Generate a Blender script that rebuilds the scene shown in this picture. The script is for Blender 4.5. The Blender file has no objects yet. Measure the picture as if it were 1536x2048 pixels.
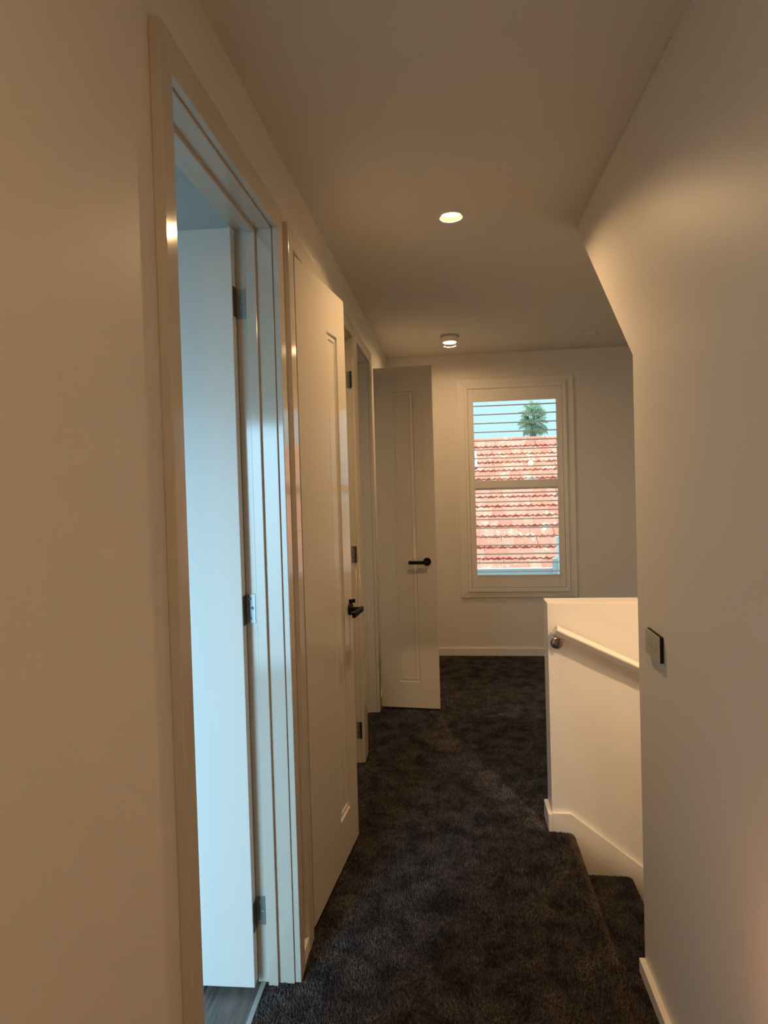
import bpy, bmesh, math, random
from mathutils import Matrix, Vector

random.seed(7)
sc = bpy.context.scene
col = sc.collection

# ---------------------------------------------------------------- camera
YAW, PITCH, ROLL, FOC, EYE = 0.1084, -0.019, -0.0285, 1200.0, 1.557
cy, sy = math.cos(YAW), math.sin(YAW)
cp, sp = math.cos(PITCH), math.sin(PITCH)
fwd0, right0, up0 = Vector((-sy, cy, 0)), Vector((cy, sy, 0)), Vector((0, 0, 1))
fwd = fwd0 * cp + up0 * sp
up1 = up0 * cp - fwd0 * sp
right = right0 * math.cos(ROLL) + up1 * math.sin(ROLL)
up = up1 * math.cos(ROLL) - right0 * math.sin(ROLL)
cam_data = bpy.data.cameras.new('camera')
cam = bpy.data.objects.new('camera', cam_data)
col.objects.link(cam)
m = Matrix((right, up, -fwd)).transposed().to_4x4()
m.translation = Vector((0, 0, EYE))
cam.matrix_world = m
cam_data.sensor_fit = 'VERTICAL'
cam_data.sensor_height = 36.0
cam_data.lens = FOC / 2048.0 * 36.0
cam_data.shift_y = -(1024 - 981) / 2048.0
cam_data.clip_start = 0.02
cam_data.clip_end = 500
sc.camera = cam

# ---------------------------------------------------------------- sky, sun, daylight, exposure
world = bpy.data.worlds.new('sky')
sc.world = world
world.use_nodes = True
wn = world.node_tree
wn.nodes.clear()
w_out = wn.nodes.new('ShaderNodeOutputWorld')
w_bg = wn.nodes.new('ShaderNodeBackground')
w_tc = wn.nodes.new('ShaderNodeTexCoord')
w_sep = wn.nodes.new('ShaderNodeSeparateXYZ')
w_ramp = wn.nodes.new('ShaderNodeValToRGB')
w_ramp.color_ramp.elements[0].position = 0.0
w_ramp.color_ramp.elements[0].color = (0.42, 0.68, 0.82, 1)
w_ramp.color_ramp.elements[1].position = 0.5
w_ramp.color_ramp.elements[1].color = (0.58, 0.86, 0.97, 1)
wn.links.new(w_tc.outputs['Generated'], w_sep.inputs[0])
wn.links.new(w_sep.outputs['Z'], w_ramp.inputs[0])
wn.links.new(w_ramp.outputs[0], w_bg.inputs[0])
wn.links.new(w_bg.outputs[0], w_out.inputs[0])
w_bg.inputs[1].default_value = 1.5

def lamp(name, kind, loc, energy, color, target=None, **kw):
    d = bpy.data.lights.new(name, kind)
    d.energy = energy
    d.color = color
    for k, v in kw.items():
        setattr(d, k, v)
    o = bpy.data.objects.new(name, d)
    col.objects.link(o)
    o.location = loc
    if target is not None:
        o.rotation_euler = (Vector(target) - Vector(loc)).to_track_quat('-Z', 'Y').to_euler()
    return o

# hazy sun over the street, behind the house: lights the neighbour's roof
lamp('sun', 'SUN', (0, 0, 12), 6.7, (1.0, 0.95, 0.90), target=(0.6, -0.4, 0.0), angle=math.radians(14))
# daylight arriving through the bathroom window
lamp('bathroom_daylight', 'AREA', (-1.55, -0.62, 1.03), 26.5, (0.42, 0.75, 1.0), target=(-1.3, 1.4, 0.22),
     shape='RECTANGLE', size=0.95, size_y=1.95, spread=math.radians(95))

WARM = (1.0, 0.63, 0.315)
LAMP_HALL = 960.0       # radiance of the downlight lenses
LAMP_REAR = 455.0
LAMP_SPOT = 390.0
LAMP_STAIR = 2380.0      # opal lens above the stairs
LAMP_PENDANT = 26.0
LAMP_GLOW = 280.0

sc.view_settings.view_transform = 'Standard'
sc.view_settings.look = 'None'
sc.view_settings.gamma = 1.0
sc.view_settings.use_curve_mapping = False
sc.view_settings.exposure = 0.0

# ---------------------------------------------------------------- materials
def mat(name, base, rough=0.5, metal=0.0, spec=0.5):
    mt = bpy.data.materials.new(name)
    mt.use_nodes = True
    b = mt.node_tree.nodes['Principled BSDF']
    b.inputs['Base Color'].default_value = (*base, 1)
    b.inputs['Roughness'].default_value = rough
    b.inputs['Metallic'].default_value = metal
    b.inputs['Specular IOR Level'].default_value = spec
    return mt, mt.node_tree, b

def add_bump(nt, b, scale, strength, dist=0.001, detail=2.0, extra=None):
    tc = nt.nodes.new('ShaderNodeTexCoord')
    nz = nt.nodes.new('ShaderNodeTexNoise')
    nz.inputs['Scale'].default_value = scale
    nz.inputs['Detail'].default_value = detail
    bp = nt.nodes.new('ShaderNodeBump')
    bp.inputs['Strength'].default_value = strength
    bp.inputs['Distance'].default_value = dist
    nt.links.new(tc.outputs['Object'], nz.inputs['Vector'])
    nt.links.new(nz.outputs['Fac'], bp.inputs['Height'])
    nt.links.new(bp.outputs['Normal'], b.inputs['Normal'])
    return tc, nz, bp

def noise_colour(nt, b, c0, c1, scale, lo=0.3, hi=0.7, detail=4.0, coord='Object', stretch=None):
    tc = nt.nodes.new('ShaderNodeTexCoord')
    nz = nt.nodes.new('ShaderNodeTexNoise')
    nz.inputs['Scale'].default_value = scale
    nz.inputs['Detail'].default_value = detail
    rp = nt.nodes.new('ShaderNodeValToRGB')
    rp.color_ramp.elements[0].position = lo
    rp.color_ramp.elements[0].color = (*c0, 1)
    rp.color_ramp.elements[1].position = hi
    rp.color_ramp.elements[1].color = (*c1, 1)
    if stretch:
        mp = nt.nodes.new('ShaderNodeMapping')
        mp.inputs['Scale'].default_value = stretch
        nt.links.new(tc.outputs[coord], mp.inputs[0])
        nt.links.new(mp.outputs[0], nz.inputs['Vector'])
    else:
        nt.links.new(tc.outputs[coord], nz.inputs['Vector'])
    nt.links.new(nz.outputs['Fac'], rp.inputs[0])
    nt.links.new(rp.outputs[0], b.inputs['Base Color'])
    return nz, rp

M = {}
M['wall'], nt, b = mat('wall_paint', (0.78, 0.755, 0.71), 0.44, spec=0.36)
add_bump(nt, b, 260, 0.05, 0.0006)
M['ceiling'], nt, b = mat('ceiling_paint', (0.74, 0.72, 0.68), 0.9, spec=0.2)
add_bump(nt, b, 300, 0.04, 0.0005)
M['gloss'], nt, b = mat('gloss_enamel', (0.61, 0.57, 0.49), 0.11, spec=0.75)
add_bump(nt, b, 130, 0.06, 0.0006, 1.0)
M['satin'], nt, b = mat('satin_enamel', (0.80, 0.775, 0.72), 0.36, spec=0.45)
add_bump(nt, b, 150, 0.03, 0.0005)
M['shutter'], nt, b = mat('shutter_enamel', (0.80, 0.78, 0.74), 0.35)
add_bump(nt, b, 120, 0.02, 0.0004)
M['black'], nt, b = mat('matt_black_metal', (0.004, 0.004, 0.0045), 0.55, spec=0.2)
add_bump(nt, b, 400, 0.04, 0.0003)
M['steel'], nt, b = mat('zinc_hinge_steel', (0.36, 0.40, 0.41), 0.38, 0.85)
add_bump(nt, b, 200, 0.05, 0.0003)
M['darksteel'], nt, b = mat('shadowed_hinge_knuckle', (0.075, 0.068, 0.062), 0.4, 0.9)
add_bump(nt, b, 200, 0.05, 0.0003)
M['nickel'], nt, b = mat('brushed_nickel', (0.36, 0.32, 0.28), 0.36, 1.0)
add_bump(nt, b, 300, 0.03, 0.0003)
M['baffle'], nt, b = mat('dark_antiglare_baffle', (0.0080, 0.0068, 0.0045), 0.9, spec=0.0)
add_bump(nt, b, 300, 0.02, 0.0002)
M['alu'], nt, b = mat('anodised_aluminium', (0.45, 0.50, 0.53), 0.6, 0.4)
add_bump(nt, b, 200, 0.03, 0.0003)
M['switch_face'], nt, b = mat('switch_faceplate', (0.50, 0.49, 0.45), 0.3)
add_bump(nt, b, 300, 0.02, 0.0003)
M['switch_button'], nt, b = mat('switch_button', (0.46, 0.45, 0.42), 0.3)
add_bump(nt, b, 300, 0.02, 0.0003)

# carpet: twisted dark pile, brushed in soft patches
M['carpet'], nt, b = mat('charcoal_carpet', (0.03, 0.027, 0.025), 1.0, spec=0.1)
b.inputs['Sheen Weight'].default_value = 0.12
b.inputs['Sheen Roughness'].default_value = 0.6
tc = nt.nodes.new('ShaderNodeTexCoord')
n1 = nt.nodes.new('ShaderNodeTexNoise'); n1.inputs['Scale'].default_value = 340; n1.inputs['Detail'].default_value = 3
n2 = nt.nodes.new('ShaderNodeTexNoise'); n2.inputs['Scale'].default_value = 11; n2.inputs['Detail'].default_value = 6; n2.inputs['Roughness'].default_value = 0.65
mp2 = nt.nodes.new('ShaderNodeMapping'); mp2.inputs['Scale'].default_value = (0.7, 1.8, 1)
nt.links.new(tc.outputs['Object'], n1.inputs['Vector'])
nt.links.new(tc.outputs['Object'], mp2.inputs[0]); nt.links.new(mp2.outputs[0], n2.inputs['Vector'])
r1 = nt.nodes.new('ShaderNodeValToRGB')
r1.color_ramp.elements[0].position = 0.32; r1.color_ramp.elements[0].color = (0.012, 0.0095, 0.009, 1)
r1.color_ramp.elements[1].position = 0.72; r1.color_ramp.elements[1].color = (0.070, 0.057, 0.053, 1)
r2 = nt.nodes.new('ShaderNodeValToRGB')
r2.color_ramp.elements[0].position = 0.38; r2.color_ramp.elements[0].color = (0.42, 0.42, 0.42, 1)
r2.color_ramp.elements[1].position = 0.58; r2.color_ramp.elements[1].color = (1.15, 1.15, 1.15, 1)
mx = nt.nodes.new('ShaderNodeMix'); mx.data_type = 'RGBA'; mx.blend_type = 'MULTIPLY'; mx.inputs[0].default_value = 1.0
nt.links.new(n1.outputs['Fac'], r1.inputs[0]); nt.links.new(n2.outputs['Fac'], r2.inputs[0])
nt.links.new(r1.outputs[0], mx.inputs[6]); nt.links.new(r2.outputs[0], mx.inputs[7])
nt.links.new(mx.outputs[2], b.inputs['Base Color'])
ad = nt.nodes.new('ShaderNodeMath'); ad.operation = 'MULTIPLY_ADD'; ad.inputs[1].default_value = 2.0
nt.links.new(n2.outputs['Fac'], ad.inputs[0]); nt.links.new(n1.outputs['Fac'], ad.inputs[2])
bp = nt.nodes.new('ShaderNodeBump'); bp.inputs['Strength'].default_value = 0.9; bp.inputs['Distance'].default_value = 0.004
nt.links.new(ad.outputs[0], bp.inputs['Height']); nt.links.new(bp.outputs['Normal'], b.inputs['Normal'])

M['plank'], nt, b = mat('vinyl_plank', (0.14, 0.12, 0.11), 0.45)
noise_colour(nt, b, (0.085, 0.075, 0.070), (0.21, 0.19, 0.175), 6, 0.3, 0.72, 6, stretch=(14, 1.2, 1))
add_bump(nt, b, 60, 0.08, 0.0006)

def emit(name, colour, strength):
    mt = bpy.data.materials.new(name)
    mt.use_nodes = True
    b = mt.node_tree.nodes['Principled BSDF']
    b.inputs['Base Color'].default_value = (0.8, 0.75, 0.65, 1)
    b.inputs['Emission Color'].default_value = (*colour, 1)
    b.inputs['Emission Strength'].default_value = strength
    return mt
M['lens_hall'] = emit('downlight_lens', WARM, LAMP_HALL)
M['lens_rear'] = emit('rear_downlight_lens', WARM, LAMP_REAR)
M['lens_spot'] = emit('spotlight_lens', WARM, LAMP_SPOT)
M['lens_stair'] = emit('stair_lamp_shade', (1.0, 0.68, 0.40), LAMP_STAIR)
M['lens_pendant'] = emit('pendant_globe', (1.0, 0.80, 0.50), LAMP_PENDANT)
M['lens_glow_lamp'] = emit('added_glow_lamp_shade', (1.0, 0.42, 0.18), LAMP_GLOW)
M['glow'] = emit('lit_acrylic_rim', (1.0, 0.66, 0.36), 0.5)

# window glass: clear, with a mirror reflection
M['glass'] = bpy.data.materials.new('window_glass')
M['glass'].use_nodes = True
nt = M['glass'].node_tree
nt.nodes.clear()
go = nt.nodes.new('ShaderNodeOutputMaterial'); gm = nt.nodes.new('ShaderNodeMixShader')
gt = nt.nodes.new('ShaderNodeBsdfTransparent'); gg = nt.nodes.new('ShaderNodeBsdfGlossy'); gf = nt.nodes.new('ShaderNodeFresnel')
gt.inputs[0].default_value = (0.96, 0.98, 0.97, 1); gg.inputs['Roughness'].default_value = 0.0; gf.inputs[0].default_value = 1.45
nt.links.new(gf.outputs[0], gm.inputs[0]); nt.links.new(gt.outputs[0], gm.inputs[1]); nt.links.new(gg.outputs[0], gm.inputs[2])
nt.links.new(gm.outputs[0], go.inputs[0])

# terracotta with lichen, slightly different on every tile
M['tile'], nt, b = mat('terracotta_tile', (0.6, 0.17, 0.09), 0.85, spec=0.2)
oi = nt.nodes.new('ShaderNodeObjectInfo')
tr = nt.nodes.new('ShaderNodeValToRGB')
tr.color_ramp.elements[0].color = (0.62, 0.21, 0.15, 1); tr.color_ramp.elements[1].color = (0.74, 0.33, 0.25, 1)
nt.links.new(oi.outputs['Random'], tr.inputs[0])
geo = nt.nodes.new('ShaderNodeNewGeometry')
ln = nt.nodes.new('ShaderNodeTexNoise'); ln.inputs['Scale'].default_value = 5.0; ln.inputs['Detail'].default_value = 7; ln.inputs['Roughness'].default_value = 0.75
lr = nt.nodes.new('ShaderNodeValToRGB'); lr.color_ramp.elements[0].position = 0.57; lr.color_ramp.elements[1].position = 0.66
lm = nt.nodes.new('ShaderNodeMix'); lm.data_type = 'RGBA'; lm.inputs[7].default_value = (0.62, 0.68, 0.58, 1)
nt.links.new(geo.outputs['Position'], ln.inputs['Vector']); nt.links.new(ln.outputs['Fac'], lr.inputs[0])
nt.links.new(lr.outputs[0], lm.inputs[0]); nt.links.new(tr.outputs[0], lm.inputs[6]); nt.links.new(lm.outputs[2], b.inputs['Base Color'])
M['house_wall'], nt, b = mat('rendered_wall', (0.55, 0.58, 0.58), 0.9)
noise_colour(nt, b, (0.5, 0.52, 0.52), (0.62, 0.64, 0.63), 5)
M['gutter'], nt, b = mat('painted_gutter', (0.48, 0.55, 0.56), 0.4)
add_bump(nt, b, 50, 0.05, 0.001)
M['white_pipe'], nt, b = mat('white_pipe', (0.75, 0.82, 0.85), 0.5)
add_bump(nt, b, 50, 0.05, 0.001)
M['skylight'], nt, b = mat('skylight_glass', (0.16, 0.32, 0.46), 0.45, spec=0.2)
add_bump(nt, b, 3, 0.02, 0.001)
M['frond'], nt, b = mat('palm_frond', (0.16, 0.24, 0.13), 0.6)
noise_colour(nt, b, (0.38, 0.52, 0.40), (0.58, 0.72, 0.56), 1.5)
M['trunk'], nt, b = mat('palm_trunk', (0.30, 0.25, 0.20), 0.9)
noise_colour(nt, b, (0.22, 0.18, 0.14), (0.40, 0.34, 0.28), 4, stretch=(1, 1, 6))
M['lawn'], nt, b = mat('ground', (0.12, 0.14, 0.10), 0.95)
noise_colour(nt, b, (0.10, 0.12, 0.08), (0.20, 0.19, 0.15), 0.8)

# ---------------------------------------------------------------- mesh helpers
class MB:
    def __init__(self):
        self.bm = bmesh.new()
    def box(self, x0, x1, y0, y1, z0, z1):
        vs = [self.bm.verts.new(p) for p in ((x0, y0, z0), (x1, y0, z0), (x1, y1, z0), (x0, y1, z0),
                                             (x0, y0, z1), (x1, y0, z1), (x1, y1, z1), (x0, y1, z1))]
        for f in ((3, 2, 1, 0), (4, 5, 6, 7), (0, 1, 5, 4), (1, 2, 6, 5), (2, 3, 7, 6), (3, 0, 4, 7)):
            self.bm.faces.new([vs[i] for i in f])
        return self
    def prism(self, poly, axis, a, b):
        """poly: 2-D points in the plane across axis ('x': (y,z), 'y': (x,z), 'z': (x,y))."""
        def P(p, t):
            return {'x': (t, p[0], p[1]), 'y': (p[0], t, p[1]), 'z': (p[0], p[1], t)}[axis]
        A = [self.bm.verts.new(P(p, a)) for p in poly]
        B = [self.bm.verts.new(P(p, b)) for p in poly]
        n = len(poly)
        self.bm.faces.new(A); self.bm.faces.new(B[::-1])
        for i in range(n):
            self.bm.faces.new([A[i], A[(i + 1) % n], B[(i + 1) % n], B[i]])
        return self
    def lathe(self, prof, n=32, mtx=None, close=True):
        """prof: list of (r, z) about local z."""
        rings = []
        for r, z in prof:
            if r < 1e-6:
                rings.append([self.bm.verts.new((0, 0, z))])
            else:
                rings.append([self.bm.verts.new((r * math.cos(2 * math.pi * i / n), r * math.sin(2 * math.pi * i / n), z)) for i in range(n)])
        for A, B in zip(rings, rings[1:]):
            for i in range(n):
                j = (i + 1) % n
                if len(A) == 1 and len(B) == 1:
                    continue
                if len(A) == 1:
                    self.bm.faces.new([A[0], B[j], B[i]])
                elif len(B) == 1:
                    self.bm.faces.new([A[i], A[j], B[0]])
                else:
                    self.bm.faces.new([A[i], A[j], B[j], B[i]])
        if mtx is not None:
            vs = [v for r in rings for v in r]
            bmesh.ops.transform(self.bm, matrix=mtx, verts=vs)
        return self
    def tube(self, pts, r, n=12):
        pts = [Vector(p) for p in pts]
        rings = []
        for i, p in enumerate(pts):
            d = (pts[min(i + 1, len(pts) - 1)] - pts[max(i - 1, 0)]).normalized()
            q = d.to_track_quat('Z', 'Y')
            rr = r[i] if isinstance(r, (list, tuple)) else r
            rings.append([self.bm.verts.new(p + q @ Vector((rr * math.cos(2 * math.pi * k / n), rr * math.sin(2 * math.pi * k / n), 0))) for k in range(n)])
        for A, B in zip(rings, rings[1:]):
            for k in range(n):
                self.bm.faces.new([A[k], A[(k + 1) % n], B[(k + 1) % n], B[k]])
        self.bm.faces.new(rings[0][::-1]); self.bm.faces.new(rings[-1])
        return self
    def mesh(self, name, material, bevel=0.0, smooth=False, seg=2):
        bmesh.ops.recalc_face_normals(self.bm, faces=self.bm.faces)
        if bevel > 0:
            es = [e for e in self.bm.edges if len(e.link_faces) == 2 and e.calc_face_angle(0) > 0.6]
            bmesh.ops.bevel(self.bm, geom=es, offset=bevel, segments=seg, profile=0.6, affect='EDGES', clamp_overlap=True)
        me = bpy.data.meshes.new(name)
        self.bm.to_mesh(me)
        self.bm.free()
        me.materials.append(material)
        if smooth:
            for p in me.polygons:
                p.use_smooth = True
            me.set_sharp_from_angle(angle=math.radians(38))
        return me
    def build(self, name, material, parent=None, **kw):
        return link(name, self.mesh(name, material, **kw), parent)

def link(name, me, parent=None):
    o = bpy.data.objects.new(name, me)
    col.objects.link(o)
    if parent is not None:
        o.parent = parent
    return o

def empty(name, loc=(0, 0, 0), rotz=0.0, parent=None):
    o = bpy.data.objects.new(name, None)
    o.empty_display_size = 0.05
    col.objects.link(o)
    o.location = loc
    o.rotation_euler = (0, 0, rotz)
    if parent is not None:
        o.parent = parent
    return o

def tag(o, label, cat, group=None):
    o['label'] = label
    o['category'] = cat
    if group:
        o['group'] = group
    return o

def struct(o, label=None):
    o['kind'] = 'structure'
    if label:
        o['label'] = label
    return o

def T(loc, rot=None):
    mt = Matrix.Translation(Vector(loc))
    if rot is not None:
        mt = mt @ rot
    return mt
RX = lambda a: Matrix.Rotation(a, 4, 'X')
RY = lambda a: Matrix.Rotation(a, 4, 'Y')
RZ = lambda a: Matrix.Rotation(a, 4, 'Z')

# ---------------------------------------------------------------- levels and planes
XL, XA, XLB = -0.516, -0.497, -0.632      # left wall face, architrave face, back of left wall
XR = 0.567                                 # right wall face
YE = 5.25                                  # end wall face
ZC = 2.613                                 # ceiling
YB0, YB1, XB = 2.66, 2.77, 0.41            # low wall beside the stairs
YS = 1.913                                 # near side of the stair opening
HEAD = 2.345                               # rough head of the openings

# ---------------------------------------------------------------- structure: walls, floor, ceiling
openings = [(1.080, 1.806), (1.960, 3.252), (3.351, 3.965)]
w = MB()
y = -2.0
for a, c in openings:
    w.box(XLB, XL, y, a, 0, ZC)
    w.box(XLB, XL, a, c, HEAD, ZC)
    y = c
w.box(XLB, XL, y, YE, 0, ZC)
struct(w.build('wall_left', M['wall']), 'long cream wall with three door openings')

w = MB()
w.prism([(-2.0, 0), (YS, 0), (YS, 1.914), (2.667, ZC), (-2.0, ZC)], 'x', XR, XR + 0.1)
struct(w.build('wall_right', M['wall'], bevel=0.003), 'cream wall with a raked end beside the stair opening')

# end wall with the window opening
WX0, WX1, WZ0, WZ1 = 0.160, 0.990, 0.575, 2.330
w = MB()
w.box(XLB, WX0, YE, YE + 0.14, -0.2, ZC)
w.box(WX1, 2.0, YE, YE + 0.14, -0.2, ZC)
w.box(WX0, WX1, YE, YE + 0.14, -0.2, WZ0)
w.box(WX0, WX1, YE, YE + 0.14, WZ1, ZC)
struct(w.build('wall_back', M['wall']), 'cream end wall with the shuttered window')

struct(MB().box(-2.6, 2.0, -2.1, -2.0, 0, ZC).build('wall_front', M['wall']))
struct(MB().box(1.9, 2.0, 0.55, YE, -3.0, ZC).build('wall_landing', M['wall']))
struct(MB().box(XR + 0.1, 2.0, 0.45, 0.55, -3.0, ZC).build('wall_stairwell', M['wall']))
# raked underside of the upper flight
w = MB()
w.prism([(YS, 1.914), (2.667, ZC), (YS, ZC)], 'x', XR + 0.1, 1.9)
struct(w.build('ceiling_raked', M['ceiling']), 'sloping plaster soffit over the stairs')

# low wall at the head of the stairs
w = MB().box(XB, 1.9, YB0, YB1, -3.0, 0.998)
struct(w.build('wall_balustrade', M['wall'], bevel=0.002), 'waist-high plastered wall at the head of the stairs')

# raked low wall on the near side of the stairs, hidden behind the right wall
w = MB().prism([(XR + 0.1, -3.0), (1.9, -3.0), (1.9, 0.46), (XR + 0.1, 1.17)], 'y', 1.845, YS)
struct(w.build('wall_balustrade', M['wall'], bevel=0.002))

# rooms behind the left wall
w = MB()
w.box(-2.6, -2.5, -0.7, 1.95, 0, ZC)
w.box(-2.5, XLB, 1.90, 1.95, 0, ZC)
w.box(-2.5, -2.05, -0.7, -0.6, 0, ZC)
w.box(-1.05, XLB, -0.7, -0.6, 0, ZC)
w.box(-2.05, -1.05, -0.7, -0.6, 2.1, ZC)
struct(w.build('wall_bathroom', M['wall']))
w = MB()
w.box(-1.35, -1.25, 1.95, YE, 0, ZC)
w.box(-1.25, XLB, 3.28, 3.32, 0, ZC)
struct(w.build('wall_cupboard', M['wall']))

# ceiling with a round hole for the downlight
DLX, DLY, DLR = 0.036, 2.474, 0.046
bm = bmesh.new()
outer = [bm.verts.new(p) for p in ((-2.6, -2.1, ZC), (2.0, -2.1, ZC), (2.0, YE + 0.14, ZC), (-2.6, YE + 0.14, ZC))]
es = [bm.edges.new((outer[i], outer[(i + 1) % 4])) for i in range(4)]
ring = [bm.verts.new((DLX + DLR * math.cos(2 * math.pi * i / 40), DLY + DLR * math.sin(2 * math.pi * i / 40), ZC)) for i in range(40)]
es += [bm.edges.new((ring[i], ring[(i + 1) % 40])) for i in range(40)]
bmesh.ops.triangle_fill(bm, use_beauty=True, use_dissolve=False, edges=es)
for f in bm.faces:
    if f.normal.z > 0:
        f.normal_flip()
tmp = MB(); tmp.bm.free(); tmp.bm = bm
me = bpy.data.meshes.new('ceiling')
bm.faces.ensure_lookup_table()
inside = [f for f in bm.faces if all(v in ring for v in f.verts)]
bmesh.ops.delete(bm, geom=inside, context='FACES_ONLY')
mb = MB(); mb.bm.free(); mb.bm = bm
mb.box(-2.6, 2.0, -2.1, YE + 0.14, ZC + 0.06, ZC + 0.16)
mb.bm.to_mesh(me); mb.bm.free()
me.materials.append(M['ceiling'])
struct(link('ceiling', me), 'flat plaster ceiling of the hallway')

# carpet floor, with the stair edge rolled over
def nosing(x, z, r, depth, x_back):
    pts = [(x_back, z)]
    for k in range(7):
        a = math.pi / 2 * (1 - k / 6)
        pts.append((x - r + r * math.cos(a), z - r + r * math.sin(a)))
    pts += [(x, z - depth), (x_back, z - depth)]
    return pts
w = MB()
w.box(XLB + 0.025, XR + 0.08, -2.0, YS + 0.018, -0.2, 0)
w.prism(nosing(0.502, 0.0, 0.026, 0.2, XLB + 0.025), 'y', YS + 0.018, YB0)
w.box(XLB + 0.025, XB, YB0, YB1, -0.2, 0)
w.box(XLB + 0.025, 1.9, YB1, YE, -0.2, 0)
floor = w.build('floor', M['carpet'], smooth=True)
struct(floor, 'dark charcoal carpet of the hallway')

stairs = tag(empty('staircase', (0.502, 2.29, -0.2)), 'dark carpeted stairs going down to the right of the hallway', 'stairs')
RISE, GO = 0.180, 0.238
for k in range(1, 8):
    xk = 0.502 + GO * k
    if xk > 1.9:
        break
    s = MB().prism(nosing(min(xk, 1.9) - 0.502, -RISE * k + 0.2, 0.026, 0.2, GO * (k - 1)), 'y', YS - 2.29 + 0.001, YB0 - 2.29 - 0.016)
    s.build('step', M['carpet'], stairs, smooth=True)

# the pile itself: short twisted tufts over every carpet surface in view
floor.location.z = -0.005
stairs.location.z -= 0.005
pm = bpy.data.materials.new('carpet_pile')
pm.use_nodes = True
nt = pm.node_tree; b = nt.nodes['Principled BSDF']
b.inputs['Roughness'].default_value = 1.0; b.inputs['Specular IOR Level'].default_value = 0.08
geo = nt.nodes.new('ShaderNodeNewGeometry'); oi = nt.nodes.new('ShaderNodeObjectInfo')
nz = nt.nodes.new('ShaderNodeTexNoise'); nz.inputs['Scale'].default_value = 9; nz.inputs['Detail'].default_value = 5; nz.inputs['Roughness'].default_value = 0.7
rp = nt.nodes.new('ShaderNodeValToRGB')
rp.color_ramp.elements[0].position = 0.40; rp.color_ramp.elements[0].color = (0.054, 0.048, 0.048, 1)
rp.color_ramp.elements[1].position = 0.60; rp.color_ramp.elements[1].color = (0.132, 0.119, 0.118, 1)
mm = nt.nodes.new('ShaderNodeMath'); mm.operation = 'MULTIPLY_ADD'; mm.inputs[1].default_value = 0.9; mm.inputs[2].default_value = 0.55
mx = nt.nodes.new('ShaderNodeMix'); mx.data_type = 'RGBA'; mx.blend_type = 'MULTIPLY'; mx.inputs[0].default_value = 1.0
nt.links.new(geo.outputs['Position'], nz.inputs['Vector']); nt.links.new(nz.outputs['Fac'], rp.inputs[0])
nt.links.new(oi.outputs['Random'], mm.inputs[0])
nt.links.new(rp.outputs[0], mx.inputs[6]); nt.links.new(mm.outputs[0], mx.inputs[7]); nt.links.new(mx.outputs[2], b.inputs['Base Color'])

pm_edge = pm.copy()  # lighter copy of the pile: lit rim of the nosing put into colour
pm_edge.name = 'carpet_pile_lit_edge'
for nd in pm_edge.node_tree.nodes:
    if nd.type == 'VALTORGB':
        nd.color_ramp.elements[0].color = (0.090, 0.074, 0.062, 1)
        nd.color_ramp.elements[1].color = (0.165, 0.137, 0.113, 1)

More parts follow.
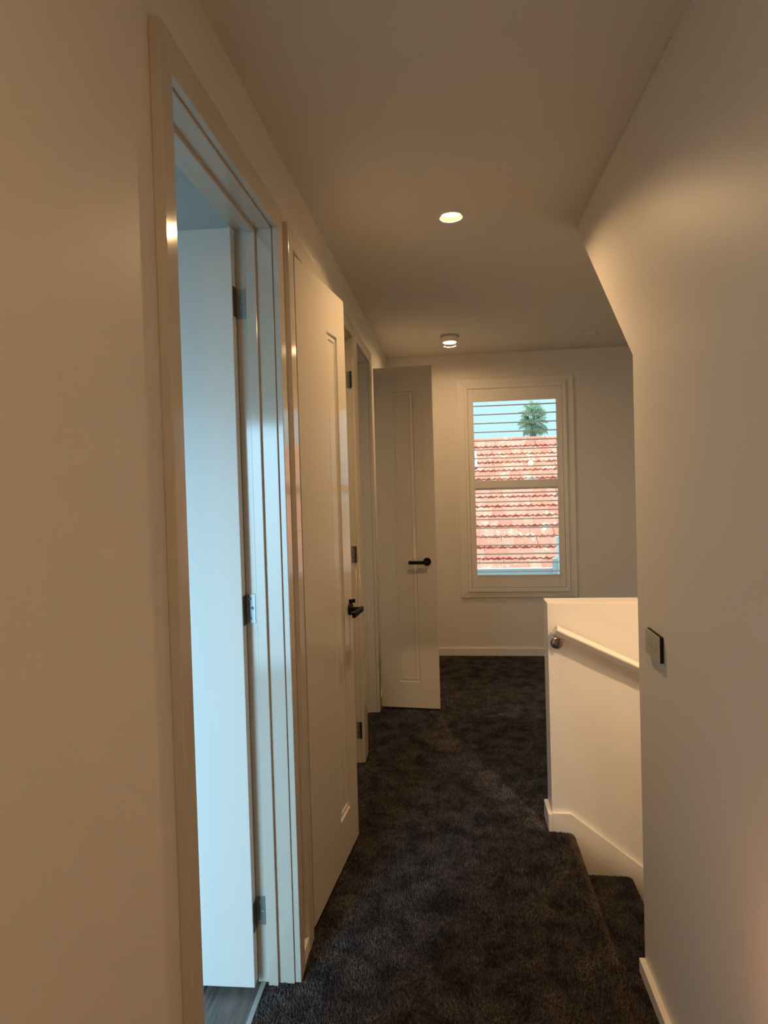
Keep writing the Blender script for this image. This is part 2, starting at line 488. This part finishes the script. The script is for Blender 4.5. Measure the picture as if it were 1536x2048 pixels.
def pile(name, quads, parent, density, depth=0.0085, lean=3.2, pm=pm):
    bm = bmesh.new()
    for q in quads:
        bm.faces.new([bm.verts.new(p) for p in q])
    for f in bm.faces:
        f.normal_update()
        if f.normal.z < 0:
            f.normal_flip()
    me = bpy.data.meshes.new(name); bm.to_mesh(me); bm.free()
    o = link(name, me, parent); o['kind'] = 'stuff'
    ng = bpy.data.node_groups.new(name, 'GeometryNodeTree')
    ng.interface.new_socket('Geometry', in_out='INPUT', socket_type='NodeSocketGeometry')
    ng.interface.new_socket('Geometry', in_out='OUTPUT', socket_type='NodeSocketGeometry')
    N = ng.nodes.new
    gi, go = N('NodeGroupInput'), N('NodeGroupOutput')
    dp = N('GeometryNodeDistributePointsOnFaces'); dp.inputs['Density'].default_value = density
    cone = N('GeometryNodeMeshCone'); cone.fill_type = 'NONE'
    cone.inputs['Vertices'].default_value = 4
    cone.inputs['Radius Top'].default_value = 0.0007; cone.inputs['Radius Bottom'].default_value = 0.0024; cone.inputs['Depth'].default_value = depth
    sm_ = N('GeometryNodeSetMaterial'); sm_.inputs['Material'].default_value = pm
    ip = N('GeometryNodeInstanceOnPoints')
    rs = N('FunctionNodeRandomValue'); rs.data_type = 'FLOAT'; rs.inputs[2].default_value = 0.75; rs.inputs[3].default_value = 1.25
    rr = N('FunctionNodeRandomValue'); rr.data_type = 'FLOAT_VECTOR'; rr.inputs[0].default_value = (-0.45, -0.45, -3.1); rr.inputs[1].default_value = (0.45, 0.45, 3.1)
    # brushed lay of the pile: a slow noise leans the tufts
    ps = N('GeometryNodeInputPosition'); nz = N('ShaderNodeTexNoise'); nz.inputs['Scale'].default_value = 6; nz.inputs['Detail'].default_value = 3
    vs = N('ShaderNodeVectorMath'); vs.operation = 'SUBTRACT'; vs.inputs[1].default_value = (0.5, 0.5, 0.5)
    vm = N('ShaderNodeVectorMath'); vm.operation = 'MULTIPLY'; vm.inputs[1].default_value = (lean, lean, 0.0)
    va = N('ShaderNodeVectorMath'); va.operation = 'ADD'
    ri = N('GeometryNodeRotateInstances')
    L = ng.links.new
    L(gi.outputs[0], dp.inputs['Mesh']); L(dp.outputs['Points'], ip.inputs['Points']); L(dp.outputs['Rotation'], ip.inputs['Rotation'])
    L(cone.outputs['Mesh'], sm_.inputs['Geometry']); L(sm_.outputs['Geometry'], ip.inputs['Instance']); L(rs.outputs[1], ip.inputs['Scale'])
    L(ps.outputs[0], nz.inputs['Vector']); L(nz.outputs['Color'], vs.inputs[0]); L(vs.outputs[0], vm.inputs[0])
    L(vm.outputs[0], va.inputs[0]); L(rr.outputs[0], va.inputs[1])
    L(ip.outputs['Instances'], ri.inputs['Instances']); L(va.outputs[0], ri.inputs['Rotation'])
    L(ri.outputs['Instances'], go.inputs[0])
    md = o.modifiers.new('pile', 'NODES'); md.node_group = ng
    return o

def rect(x0, x1, y0, y1, z=0.0):
    return [(x0, y0, z), (x1, y0, z), (x1, y1, z), (x0, y1, z)]
def arc(x, z, r, y0, y1, drop=0.05):
    P = [(x - r + r * math.cos(math.pi / 2 * (1 - k / 6)), z - r + r * math.sin(math.pi / 2 * (1 - k / 6))) for k in range(7)] + [(x, z - r - drop)]
    return [[(a[0], y0, a[1]), (c[0], y0, c[1]), (c[0], y1, c[1]), (a[0], y1, a[1])] for a, c in zip(P, P[1:])]
near = [rect(XLB + 0.026, XL, 1.10, 1.786), rect(XL, XR, 1.10, YS + 0.018), rect(XL, 0.476, YS + 0.018, YB0), rect(XL, XB, YB0, YB1)]
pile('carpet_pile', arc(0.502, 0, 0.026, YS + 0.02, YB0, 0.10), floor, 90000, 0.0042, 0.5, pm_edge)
pile('carpet_pile', near, floor, 62000)
pile('carpet_pile', [rect(XL, 0.75, YB1, YE), rect(-0.60, XL, 3.36, 3.95)], floor, 38000)
s1 = [rect(0.0, GO - 0.026, YS - 2.29, YB0 - 2.29 - 0.016, -RISE + 0.2), rect(GO, 2 * GO - 0.026, YS - 2.29, YB0 - 2.29 - 0.016, -2 * RISE + 0.2)]
s1 += arc(GO, -RISE + 0.2, 0.026, YS - 2.29, YB0 - 2.29 - 0.016)
pile('carpet_pile', s1, stairs, 70000, 0.005, 1.2)

# bathroom floor: planks with fine joints
bath = struct(empty('floor_bathroom', (0, 0, 0)), 'grey-brown plank floor inside the first doorway')
pi = 0
for i in range(11):
    x1 = -0.622 - i * 0.17
    x0 = max(x1 - 0.168, -2.5)
    y0 = -0.6
    off = 0.35 + (i * 0.47) % 1.1
    cuts = [y0, y0 + off, y0 + off + 1.2, 1.90]
    for a, c in zip(cuts, cuts[1:]):
        c = min(c, 1.90)
        if c - a < 0.05:
            continue
        p = MB().box(x0, x1, a + 0.001, c - 0.001, -0.03, -0.003).build('plank', M['plank'], bath, bevel=0.0012, seg=1)
struct(MB().box(-0.622, XLB + 0.025, 1.100, 1.786, -0.03, 0.003).build('trim_1', M['alu'], bevel=0.0015), 'slim metal threshold strip between plank floor and carpet')

# closed floors out of view: cupboards, bathroom subfloor, foot of the stairwell
struct(MB().box(-1.35, XLB + 0.025, 1.90, YE, -0.2, -0.002).build('floor_cupboard', M['carpet']))
struct(MB().box(-2.6, XLB + 0.025, -0.7, 1.90, -0.2, -0.031).build('floor_bathroom', M['plank']))
struct(MB().box(XLB, 2.0, 0.45, YE, -3.2, -3.0).build('floor_stairwell', M['carpet']))
struct(MB().box(XLB, XLB + 0.02, 0.45, YE, -3.0, -0.2).build('wall_stairwell', M['wall']))
struct(MB().box(XLB, 2.0, 0.35, 0.45, -3.2, -0.2).build('wall_stairwell', M['wall']))

# baseboards
struct(MB().box(XL, -0.499, 1.848, 1.913, 0, 0.052).build('baseboard_left', M['satin'], bevel=0.002), 'short skirting between the first two doorways')
struct(MB().box(XR - 0.018, XR, -2.0, YS - 0.001, 0, 0.045).build('baseboard_right', M['satin'], bevel=0.002), 'white skirting along the right wall')
struct(MB().box(XL, 1.9, YE - 0.018, YE, 0, 0.066).build('baseboard_back', M['satin'], bevel=0.002), 'white skirting below the window')
struct(MB().box(XB - 0.018, XB, YB0 - 0.016, YB1, 0, 0.078).build('baseboard_balustrade', M['satin'], bevel=0.002), 'skirting on the end of the low wall')
w = MB()
top = [(XB - 0.0, 0.082), (0.488, 0.082), (1.88, 0.082 - (1.88 - 0.488) * 0.752)]
w.prism(top + [(1.88, -3.0), (XB, -3.0)], 'y', YB0 - 0.016, YB0)
struct(w.build('baseboard_stairs', M['satin'], bevel=0.002), 'skirting that follows the stairs down the low wall')
struct(MB().box(XL, -0.499, 4.012, YE - 0.019, 0, 0.066).build('baseboard_landing', M['satin'], bevel=0.002))
struct(MB().box(XL, -0.499, -2.0, 1.04, 0, 0.052).build('baseboard_left.001', M['satin'], bevel=0.002))

# ---------------------------------------------------------------- doors
def architrave(parent, y_no, y_ni, y_fi, y_fo, z_in=2.331, z_out=2.400, cup=0.0):
    """two legs and a head, mitred; cup = how much the outer edge of the near leg stands proud"""
    X = {y_no: XA + cup}
    for poly in (((y_no, 0), (y_ni, 0), (y_ni, z_in), (y_no, z_out)),
                 ((y_fi, 0), (y_fo, 0), (y_fo, z_out), (y_fi, z_in)),
                 ((y_no, z_out), (y_ni, z_in), (y_fi, z_in), (y_fo, z_out))):
        mb = MB()
        A = [mb.bm.verts.new((XL, y_, z_)) for y_, z_ in poly]
        B = [mb.bm.verts.new((X.get(y_, XA), y_, z_)) for y_, z_ in poly]
        mb.bm.faces.new(A)
        for tri in ((0, 1, 2), (0, 2, 3)):
            mb.bm.faces.new([B[k] for k in tri][::-1])
        for k in range(4):
            l = (k + 1) % 4
            mb.bm.faces.new([A[k], A[l], B[l], B[k]])
        mb.build('architrave', M['gloss'], parent, bevel=0.0022)

def lining(parent, y_n, y_f, z=2.325, t=0.019, stop=None):
    """jamb lining; stop = (x0, x1) of the planted door stop"""
    w = MB()
    w.box(XLB, XL - 0.0004, y_n - t, y_n, 0, z + t)
    w.box(XLB, XL - 0.0004, y_f, y_f + t, 0, z + t)
    w.box(XLB, XL - 0.0004, y_n, y_f, z, z + t)
    w.build('door_lining', M['gloss'], parent, bevel=0.0015)
    if stop:
        x0, x1 = stop
        w = MB()
        w.box(x0, x1, y_n, y_n + 0.012, 0, z)
        w.box(x0, x1, y_f - 0.012, y_f, 0, z)
        w.box(x0, x1, y_n + 0.012, y_f - 0.012, z - 0.012, z)
        w.build('door_stop', M['gloss'], parent, bevel=0.0015)

def panel_leaf(width, height, t, rect):
    """leaf from local (0,0,0): x width, y 0 = moulded face, +y back; rect = (x0, x1, z0, z1) of the raised panel"""
    mb = MB(); bm = mb.bm
    steps = [(0, 0), (0.003, 0.008), (0.024, 0.0035), (0.027, 0.0075)]
    def quad(r, d):
        x0, x1, z0, z1 = r
        return [bm.verts.new(p) for p in ((x0, d, z0), (x1, d, z0), (x1, d, z1), (x0, d, z1))]
    o = quad((0, width, 0, height), 0)
    rings = [o]
    for ins, d in steps:
        rings.append(quad((rect[0] + ins, rect[1] - ins, rect[2] + ins, rect[3] - ins), d))
    for A, B in zip(rings, rings[1:]):
        for i in range(4):
            j = (i + 1) % 4
            bm.faces.new([A[i], A[j], B[j], B[i]])
    bm.faces.new(rings[-1])
    k = quad((0, width, 0, height), t)
    bm.faces.new(k[::-1])
    for i in range(4):
        j = (i + 1) % 4
        bm.faces.new([o[j], o[i], k[i], k[j]])
    return mb

def screw_mesh():
    return MB().lathe([(0.0, 0.0), (0.0016, 0.0), (0.0016, 0.0006), (0.0042, 0.0016), (0.0042, 0.0), (0.0046, 0.0)][::-1], 12).mesh('screw', M['alu'], smooth=True)
SCREW = screw_mesh()

# --- door 1: plain leaf open into the bathroom
d1 = struct(empty('door_1', (0, 0, 0)), 'white bathroom door standing open inward')
g = d1
architrave(g, 1.043, 1.094, 1.792, 1.847, cup=0.0024)
lining(g, 1.100, 1.786, stop=(-0.595, -0.565))
lf = MB().box(-0.640, 0, 0, 0.035, 0.020, 2.318).build('door_leaf', M['satin'], g, bevel=0.0015)
lf.location = (-0.628, 1.740, 0); lf.rotation_euler = (0, 0, math.radians(1.4))
def hinge(parent, x0, x1, y, z, kx, ky, leaf_dir=True, h=0.09):
    """jamb plate on the face y (facing -y) from x0 to x1, knuckle at (kx, ky)"""
    hp = MB().box(x0, x1, y - 0.0022, y - 0.0002, z - h / 2, z + h / 2).build('hinge', M['steel'], parent, bevel=0.0006, seg=1)
    n = 5
    kn = MB()
    for i in range(n):
        a = z - h / 2 + i * h / n
        kn.lathe([(0, a + 0.0006), (0.0052, a + 0.0006), (0.0052, a + h / n - 0.0006), (0, a + h / n - 0.0006)], 14, T((kx, ky, 0)))
    kn.build('hinge_knuckle', M['darksteel'], hp, smooth=True)
    if leaf_dir:
        MB().box(-0.6278, -0.6262, ky - 0.034, ky - 0.004, z - h / 2, z + h / 2).build('hinge_plate', M['darksteel'], hp, bevel=0.0006, seg=1)
    for i, (fx, fz) in enumerate(((0.35, 0.34), (0.62, 0.02), (0.35, -0.34))):
        s = link('screw', SCREW, hp)
        s.matrix_local = T((x0 + (x1 - x0) * fx, y - 0.0022, z + fz * h), RX(math.pi / 2))
    return hp
for z in (2.103, 1.170, 0.228):
    hinge(g, -0.626, -0.602, 1.786, z, -0.6345, 1.7815)

# --- door 2: cupboard door ajar, hung on the near side
def lever_handle(parent, x, z, toward, snib=False):
    """lever on the face y=0 (outward -y) of a leaf, pointing to 'toward' (-1 or +1 along x)"""
    h = empty('handle', (x, 0, z), parent=parent)
    MB().lathe([(0, 0), (0.0262, 0), (0.0262, 0.008), (0.0245, 0.0105), (0, 0.0105)], 36, RX(math.pi / 2)).build('rose', M['black'], h, smooth=True)
    w = MB()
    w.lathe([(0, 0.008), (0.0095, 0.008), (0.0095, 0.052), (0, 0.052)], 20, RX(math.pi / 2))
    w.build('neck', M['black'], h, smooth=True)
    x0, x1 = sorted((-0.011 * toward, 0.118 * toward))
    MB().box(x0, x1, -0.060, -0.046, -0.011, 0.011).build('lever', M['black'], h, bevel=0.004, seg=3, smooth=True)
    if snib:
        w = MB()
        w.lathe([(0, 0.0), (0.0075, 0.0), (0.0075, 0.016), (0, 0.016)], 18, T((0, 0, 0.034), RX(math.pi / 2)))
        w.box(-0.003, 0.003, -0.026, -0.014, 0.027, 0.042)
        w.build('snib', M['black'], h, smooth=True)
    return h

d2 = struct(empty('door_2', (0, 0, 0)), 'panelled cupboard door standing slightly ajar')
architrave(d2, 1.914, 1.974, 3.238, 3.298)
lining(d2, 1.980, 3.232, stop=(-0.600, -0.570))
th2 = math.radians(90 - 7.3)
W2 = 0.552
lf = panel_leaf(W2, 2.297, 0.035, (0.318, 0.444, 0.181, 2.119)).build('door_leaf', M['gloss'], d2, bevel=0.0)
lf.location = (-0.4990, 1.995, 0.021); lf.rotation_euler = (0, 0, th2)
lever_handle(lf, 0.512, 0.990, -1, True)
for z in (2.102, 1.151, 0.184):
    hinge(d2, -0.538, -0.518, 3.232, z, -0.5145, 3.2265, False)

# --- door 3: narrow panelled door standing open across the hall
d3 = struct(empty('door_3', (0, 0, 0)), 'narrow panelled door standing open across the hallway')
architrave(d3, 3.305, 3.365, 3.951, 4.011)
lining(d3, 3.371, 3.945, stop=(-0.600, -0.570))
lf = panel_leaf(0.391, 2.277, 0.035, (0.121, 0.262, 0.173, 2.113)).build('door_leaf', M['gloss'], d3)
lf.location = (-0.487, 4.001, 0.021); lf.rotation_euler = (0, 0, math.atan2(-0.031, 0.388))
lever_handle(lf, 0.330, 0.981, -1)

# ---------------------------------------------------------------- window with plantation shutter
win = struct(empty('window_1', (0, 0, 0)), 'white plantation shutter window in the end wall')
def frame4(name, x0, x1, z0, z1, wd, y0, y1, m_, parent, bevel=0.0025):
    w = MB()
    for poly in (((x0, z0), (x1, z0), (x1 - wd[1], z0 + wd[2]), (x0 + wd[0], z0 + wd[2])),
                 ((x0, z1), (x0 + wd[0], z1 - wd[3]), (x1 - wd[1], z1 - wd[3]), (x1, z1)),
                 ((x0, z0), (x0 + wd[0], z0 + wd[2]), (x0 + wd[0], z1 - wd[3]), (x0, z1)),
                 ((x1, z0), (x1, z1), (x1 - wd[1], z1 - wd[3]), (x1 - wd[1], z0 + wd[2]))):
        w.prism(list(poly), 'y', y0, y1)
    return w.build(name, m_, parent, bevel=bevel)
frame4('architrave', 0.082, 1.064, 0.508, 2.398, (0.064, 0.062, 0.05, 0.053), YE - 0.018, YE, M['shutter'], win)
frame4('shutter_frame', 0.146, 1.002, 0.558, 2.345, (0.028, 0.034, 0.037, 0.037), YE - 0.034, YE + 0.03, M['shutter'], win, 0.003)
SX0, SX1 = 0.176, 0.966
for x0, x1 in ((SX0, 0.2225), (0.9185, SX1)):
    MB().box(x0, x1, YE - 0.030, YE, 0.597, 2.306).build('shutter_stile', M['shutter'], win, bevel=0.0025)
for z0, z1 in ((0.599, 0.703), (1.454, 1.518), (2.197, 2.304)):
    MB().box(0.2226, 0.9184, YE - 0.029, YE - 0.001, z0, z1).build('shutter_rail', M['shutter'], win, bevel=0.002)
lou = MB()
ell = [(0.0315 * math.cos(2 * math.pi * i / 16), 0.0048 * math.sin(2 * math.pi * i / 16)) for i in range(16)]
lou.prism(ell, 'x', 0.224, 0.917)
LOU = lou.mesh('louvre', M['shutter'], smooth=True)
for z in [2.160 - 0.0750 * i for i in range(9)] + [1.409 - 0.0750 * i for i in range(10)]:
    o = link('louvre', LOU, win)
    o.location = (0, YE - 0.015, z)
    o.rotation_euler = (math.radians(2), 0, 0)
for z in (0.72, 1.00, 1.95, 2.2):
    MB().lathe([(0, -0.03), (0.0035, -0.03), (0.0035, 0.03), (0, 0.03)], 10, T((0.175, YE - 0.034, z))).build('shutter_hinge', M['shutter'], win, smooth=True)
# sash behind the shutter
for z0, z1 in ((0.66, 1.475), (1.465, 2.27)):
    yy = YE + 0.085 if z0 < 1 else YE + 0.115
    frame4('sash', 0.162, 0.988, z0 - (0.08 if z0 < 1 else 0), z1 + (0.06 if z0 > 1 else 0), (0.045, 0.045, 0.05, 0.04), yy, yy + 0.028, M['shutter'], win, 0.002)
    MB().box(0.20, 0.95, yy + 0.012, yy + 0.016, z0 - 0.04, z1 + 0.02).build('glass_pane', M['glass'], win)

# ---------------------------------------------------------------- handrail on the low wall
hr = tag(empty('handrail', (0.43, 2.602, 0.89)), 'white painted handrail sloping down the low wall beside the stairs', 'handrail')
SL = math.radians(25.3)
prof = [(0.026, 0.004), (0.020, 0.017), (0.008, 0.021), (-0.014, 0.021), (-0.023, 0.018), (-0.0285, 0.010), (-0.0285, 0.004),
        (-0.012, -0.019), (-0.006, -0.021), (0.018, -0.021), (0.026, -0.012)]
w = MB().prism(prof, 'x', 0.0, 1.35)
rail = w.build('rail', M['satin'], hr, bevel=0.002)
rail.rotation_euler = (0, SL, 0)
rail.location = (0.0, 0.0, 0.005)
br = empty('bracket', (0.016, 0.0, -0.066), parent=hr)
MB().lathe([(0, 0), (0.026, 0), (0.0255, 0.006), (0.020, 0.012), (0.009, 0.015), (0, 0.015)], 32, T((0, 0.058, 0), RX(math.pi / 2))).build('rose', M['nickel'], br, smooth=True)
MB().tube([(0, 0.050, 0), (0, 0.025, 0.001), (0, 0.008, 0.006), (0.001, 0.001, 0.020), (0.002, 0, 0.037)], 0.006, 14).build('arm', M['nickel'], br, smooth=True)
sd = MB().box(-0.024, 0.024, -0.010, 0.010, -0.0015, 0.0015).build('saddle', M['nickel'], br, bevel=0.0008)
sd.location = (0.002, 0, 0.0375); sd.rotation_euler = (0, SL, 0)

# ---------------------------------------------------------------- light switch
sw = tag(empty('light_switch', (XR, 1.7475, 1.0695)), 'slim rectangular light switch with black edge on the right wall', 'switch')
MB().box(-0.0100, 0, -0.057, 0.057, -0.0355, 0.0355).build('backing', M['black'], sw, bevel=0.001)
MB().box(-0.0125, -0.0100, -0.0575, 0.0575, -0.036, 0.036).build('face_plate', M['switch_face'], sw, bevel=0.0008)
for k in range(3):
    MB().lathe([(0, 0), (0.0085, 0), (0.0085, 0.0003), (0.0075, 0.0005), (0, 0.0005)], 24, T((-0.0125, 0.026 - 0.026 * k, 0), RY(-math.pi / 2))).build('button', M['switch_button'], sw, smooth=True)

# ---------------------------------------------------------------- ceiling lights
def downlight(x, y, lens, label, recessed=True):
    t = tag(empty('downlight', (x, y, ZC)), label, 'ceiling light', 'recessed round downlights')
    MB().lathe([(DLR - 0.001, 0.0), (DLR - 0.001, -0.003), (DLR + 0.005, -0.0035), (DLR + 0.008, -0.001), (DLR + 0.008, 0.0)], 48).build('trim_ring', M['satin'], t, smooth=True)
    zt = 0.018 if recessed else -0.0012
    if recessed:
        MB().lathe([(DLR - 0.001, -0.002), (DLR - 0.003, zt + 0.002)], 48).build('baffle', M['baffle'], t, smooth=True)
    MB().lathe([(0, zt), (DLR - 0.0015, zt)], 48).build('lens', lens, t)
    return t
downlight(DLX, DLY, M['lens_hall'], 'bright recessed round downlight in the middle of the hallway ceiling')
downlight(0.03, -0.45, M['lens_rear'], 'recessed round downlight in the ceiling behind the camera', False)

sl = tag(empty('spotlight', (0.032, 4.53, ZC)), 'small round surface-mounted ceiling light near the window wall', 'ceiling light')
MB().lathe([(0, 0), (0.072, 0), (0.072, -0.010), (0.069, -0.016), (0, -0.016)], 40).build('base', M['alu'], sl, smooth=True)
MB().lathe([(0, -0.016), (0.064, -0.016), (0.061, -0.040), (0.050, -0.052), (0.0485, -0.052), (0.0475, -0.046)], 40).build('housing', M['satin'], sl, smooth=True)
MB().lathe([(0, -0.0465), (0.047, -0.0465)], 40).build('lens', M['lens_spot'], sl)
w = MB().lathe([(0.044, -0.0745), (0.047, -0.0745), (0.047, -0.0770), (0.044, -0.0770), (0.044, -0.0745)], 40)
w.build('rim', M['glow'], sl, smooth=True)
for a in (0.6, 2.2, 3.8, 5.3):
    pass

sm = tag(empty('smoke_alarm', (1.088, 4.685, ZC)), 'flat white disc on the ceiling at the right near the end wall', 'smoke alarm')
MB().lathe([(0, -0.016), (0.030, -0.016), (0.046, -0.013), (0.053, -0.006), (0.054, 0.0)][::-1], 40).build('cover', M['ceiling'], sm, smooth=True)
MB().lathe([(0, -0.0185), (0.012, -0.0185), (0.013, -0.016)][::-1], 24).build('test_button', M['ceiling'], sm, smooth=True)

downlight(1.15, 0.95, M['lens_stair'], 'recessed round downlight in the ceiling of the stairwell behind the right wall', False)
# small pendant in the stairwell; from the hallway only its reflection in the window glass shows
pl = tag(empty('pendant_lamp', (1.245, 1.40, 1.74)), 'small glowing ball pendant hanging in the stairwell behind the right wall', 'pendant lamp')
MB().lathe([(0, -0.042), (0.021, -0.0364), (0.0364, -0.021), (0.042, 0), (0.0364, 0.021), (0.021, 0.0364), (0, 0.042)], 24).build('globe', M['lens_pendant'], pl, smooth=True)
MB().lathe([(0, 0.038), (0.016, 0.038), (0.016, 0.075), (0.006, 0.085), (0.003, 0.09), (0.003, ZC - 1.74), (0, ZC - 1.74)], 14).build('cord', M['black'], pl, smooth=True)

# made-up lamp out of frame, added to warm the lower right wall
nl = tag(empty('added_glow_lamp', (XR, 0.88, 0.62)), 'small unseen lamp added beside the camera to warm the right wall', 'added lamp')
MB().box(-0.022, 0, -0.025, 0.025, -0.030, 0.030).build('body', M['satin'], nl, bevel=0.004)
MB().lathe([(0, -0.020), (0.014, -0.016), (0.018, 0.0), (0.014, 0.016), (0, 0.020)], 20, T((-0.060, 0, 0))).build('shade', M['lens_glow_lamp'], nl, smooth=True)
MB().lathe([(0, 0), (0.048, 0), (0.048, 0.004), (0, 0.004)], 28, T((-0.092, 0, 0), RY(math.pi / 2))).build('cover', M['satin'], nl, smooth=True)  # shield that keeps the added lamp's light on its own wall
MB().box(-0.090, -0.018, -0.004, 0.004, -0.034, -0.026).build('arm', M['satin'], nl)

# ---------------------------------------------------------------- outside: neighbour's roof, palm
house = tag(empty('neighbour_house', (1.4, 10.5, -3.2)), 'neighbouring house with a weathered orange tiled roof outside the window', 'house')
hb = Vector(house.location)
E0, RUN, RIZ, NR = Vector((0, 10.5, -0.04)), 0.2071, 0.1736, 14
TW = 0.21
sl_len = math.hypot(RUN, RIZ)
ang = math.atan2(RIZ, RUN)
tb = bmesh.new()
N = 10
def prof_z(u):      # two shallow pans with a rib at each side
    return 0.015 * math.cos(4 * math.pi * u) + 0.005 * math.cos(2 * math.pi * u)
top, bot, back = [], [], []
for i in range(N + 1):
    u = i / N
    x = (u - 0.5) * (TW - 0.004)
    top.append(tb.verts.new((x, -0.022, prof_z(u) + 0.040)))
    bot.append(tb.verts.new((x, -0.020, prof_z(u) + 0.008)))
    back.append(tb.verts.new((x, sl_len + 0.02, prof_z(u) * 0.6 + 0.004)))
for i in range(N):
    tb.faces.new([top[i], top[i + 1], back[i + 1], back[i]])
    tb.faces.new([bot[i], bot[i + 1], top[i + 1], top[i]])
tb.faces.new([bot[0], top[0], back[0]]); tb.faces.new([bot[N], back[N], top[N]])
bmesh.ops.recalc_face_normals(tb, faces=tb.faces)
TILE = bpy.data.meshes.new('roof_tile'); tb.to_mesh(TILE); tb.free()
TILE.materials.append(M['tile'])
for k in range(NR):
    for j in range(18):
        x = -0.45 + TW * j + (0.5 * TW if k % 2 else 0)
        o = link('roof_tile', TILE, house)
        o.location = Vector((x + random.uniform(-.004, .004), E0.y + RUN * k, E0.z + RIZ * k - 0.03 + random.uniform(-.003, .003))) - hb
        o.rotation_euler = (ang, random.uniform(-0.012, 0.012), random.uniform(-0.015, 0.015))
rl = MB()
pr_ = [(0.085 * math.cos(math.pi * i / 8), 0.062 * math.sin(math.pi * i / 8)) for i in range(9)]
inn = [(0.070 * math.cos(math.pi * i / 8), 0.048 * math.sin(math.pi * i / 8)) for i in range(9)]
rl.prism(pr_ + inn[::-1], 'x', -0.19, 0.19)
RIDGE = rl.mesh('ridge_tile', M['tile'], smooth=True)
for j in range(11):
    o = link('ridge_tile', RIDGE, house)
    o.location = Vector((-0.4 + 0.385 * j, E0.y + RUN * NR + 0.02, E0.z + RIZ * NR - 0.055 + random.uniform(-.006, .006))) - hb
    o.rotation_euler = (0, random.uniform(-.02, .02), random.uniform(-.02, .02))
# roof deck, far slope, gutter, walls
def hbuild(mb, name, m_, **kw):
    o = mb.build(name, m_, house, **kw)
    o.location = -hb
    return o
hbuild(MB().prism([(10.5, -0.09), (13.40, 2.34), (16.3, -0.09)], 'x', -0.55, 3.4), 'roof_deck', M['house_wall'])
hbuild(MB().box(-0.5, 3.35, 10.75, 16.0, -3.2, -0.1), 'wall', M['house_wall'])
gp = [(10.36, -0.03), (10.36, -0.13), (10.50, -0.13), (10.50, -0.05), (10.485, -0.05), (10.485, -0.115), (10.375, -0.115), (10.375, -0.03)]
hbuild(MB().prism(gp, 'x', -0.55, 1.95), 'gutter', M['gutter'], bevel=0.004)
hbuild(MB().tube([(-0.55, 10.362, -0.03), (1.95, 10.362, -0.03)], 0.013, 10), 'gutter_lip', M['white_pipe'], smooth=True)
hbuild(MB().box(-0.55, 3.4, 10.50, 10.53, -0.30, -0.05), 'fascia', M['gutter'])
hbuild(MB().tube([(1.80, 10.30, 0.50), (1.80, 10.30, -0.10), (1.80, 10.30, -3.1)], 0.040, 14), 'vent_pipe', M['white_pipe'], smooth=True)
hbuild(MB().lathe([(0.035, 0.0), (0.06, 0.02), (0.06, 0.035), (0, 0.06)], 16, T((1.80, 10.30, 0.48))), 'pipe_cowl', M['white_pipe'], smooth=True)
hbuild(MB().box(1.69, 1.755, 10.24, 10.34, -0.10, 0.15), 'rain_head', M['gutter'], bevel=0.006)
# roof window near the left edge of the view
rw = empty('roof_window', Vector((0.30, 12.00, 1.86)) - hb, parent=house)
rw.location = Vector((0.375, E0.y + RUN * 10.1, E0.z + RIZ * 10.1 + 0.03)) - hb
rw.rotation_euler = (ang, 0, 0)
MB().box(-0.30, 0.22, 0.0, 0.52, 0, 0.035).build('frame', M['white_pipe'], rw, bevel=0.005)
MB().box(-0.27, 0.19, 0.03, 0.49, 0.030, 0.040).build('pane', M['skylight'], rw)

palm = tag(empty('palm_tree', (8.4, 60, -6)), 'fan palm rising behind the tiled roof against the sky', 'tree')
MB().tube([(0.2, 0, 0), (0.05, 0, 6), (0, 0, 12.9)], [0.30, 0.22, 0.20], 12).build('trunk', M['trunk'], palm, smooth=True)
def frond_mesh():
    bm = bmesh.new()
    pv = [bm.verts.new(p) for p in ((0, -0.02, 0), (0.55, -0.012, 0.12), (0.55, 0.012, 0.12), (0, 0.02, 0))]
    bm.faces.new(pv)
    n = 15
    for i in range(n):
        a = math.radians(-115 + 230 * i / (n - 1))
        L = 0.78 * (1 - 0.28 * abs(a) / 2.0)
        d = Vector((math.cos(a), math.sin(a), 0)); s = Vector((-d.y, d.x, 0)) * 0.045
        c = Vector((0.55, 0, 0.12))
        mid = c + d * L * 0.6 + Vector((0, 0, 0.06 * math.cos(3 * a)))
        tip = c + d * L + Vector((0, 0, -0.22))
        v = [bm.verts.new(p) for p in (c, mid + s, tip, mid - s)]
        bm.faces.new([v[0], v[1], v[2]]); bm.faces.new([v[0], v[2], v[3]])
    me = bpy.data.meshes.new('frond'); bm.to_mesh(me); bm.free()
    me.materials.append(M['frond'])
    return me
FROND = frond_mesh()
for i in range(36):
    o = link('frond', FROND, palm)
    t = i / 35.0
    el = math.radians(80 - 148 * t + random.uniform(-8, 8))
    o.location = (0, 0, 13.1 - 0.5 * t)
    o.rotation_euler = (random.uniform(-0.5, 0.5), -el, i * 2.4 + random.uniform(-.2, .2))
    s = random.uniform(1.1, 1.5)
    o.scale = (s, s, s)

struct(MB().box(-80, 120, 5.6, 200, -6.3, -6.0).build('ground', M['lawn']), 'ground outside')

# put every door, window and floor origin at its own foot
for e, p in ((d1, (-0.57, 1.44, 0)), (d2, (-0.57, 2.60, 0)), (d3, (-0.57, 3.66, 0)), (win, (0.573, YE, 0.508)), (bath, (-1.4, 0.65, 0))):
    p = Vector(p)
    for ch in e.children:
        ch.location = Vector(ch.location) - p
    e.location = p
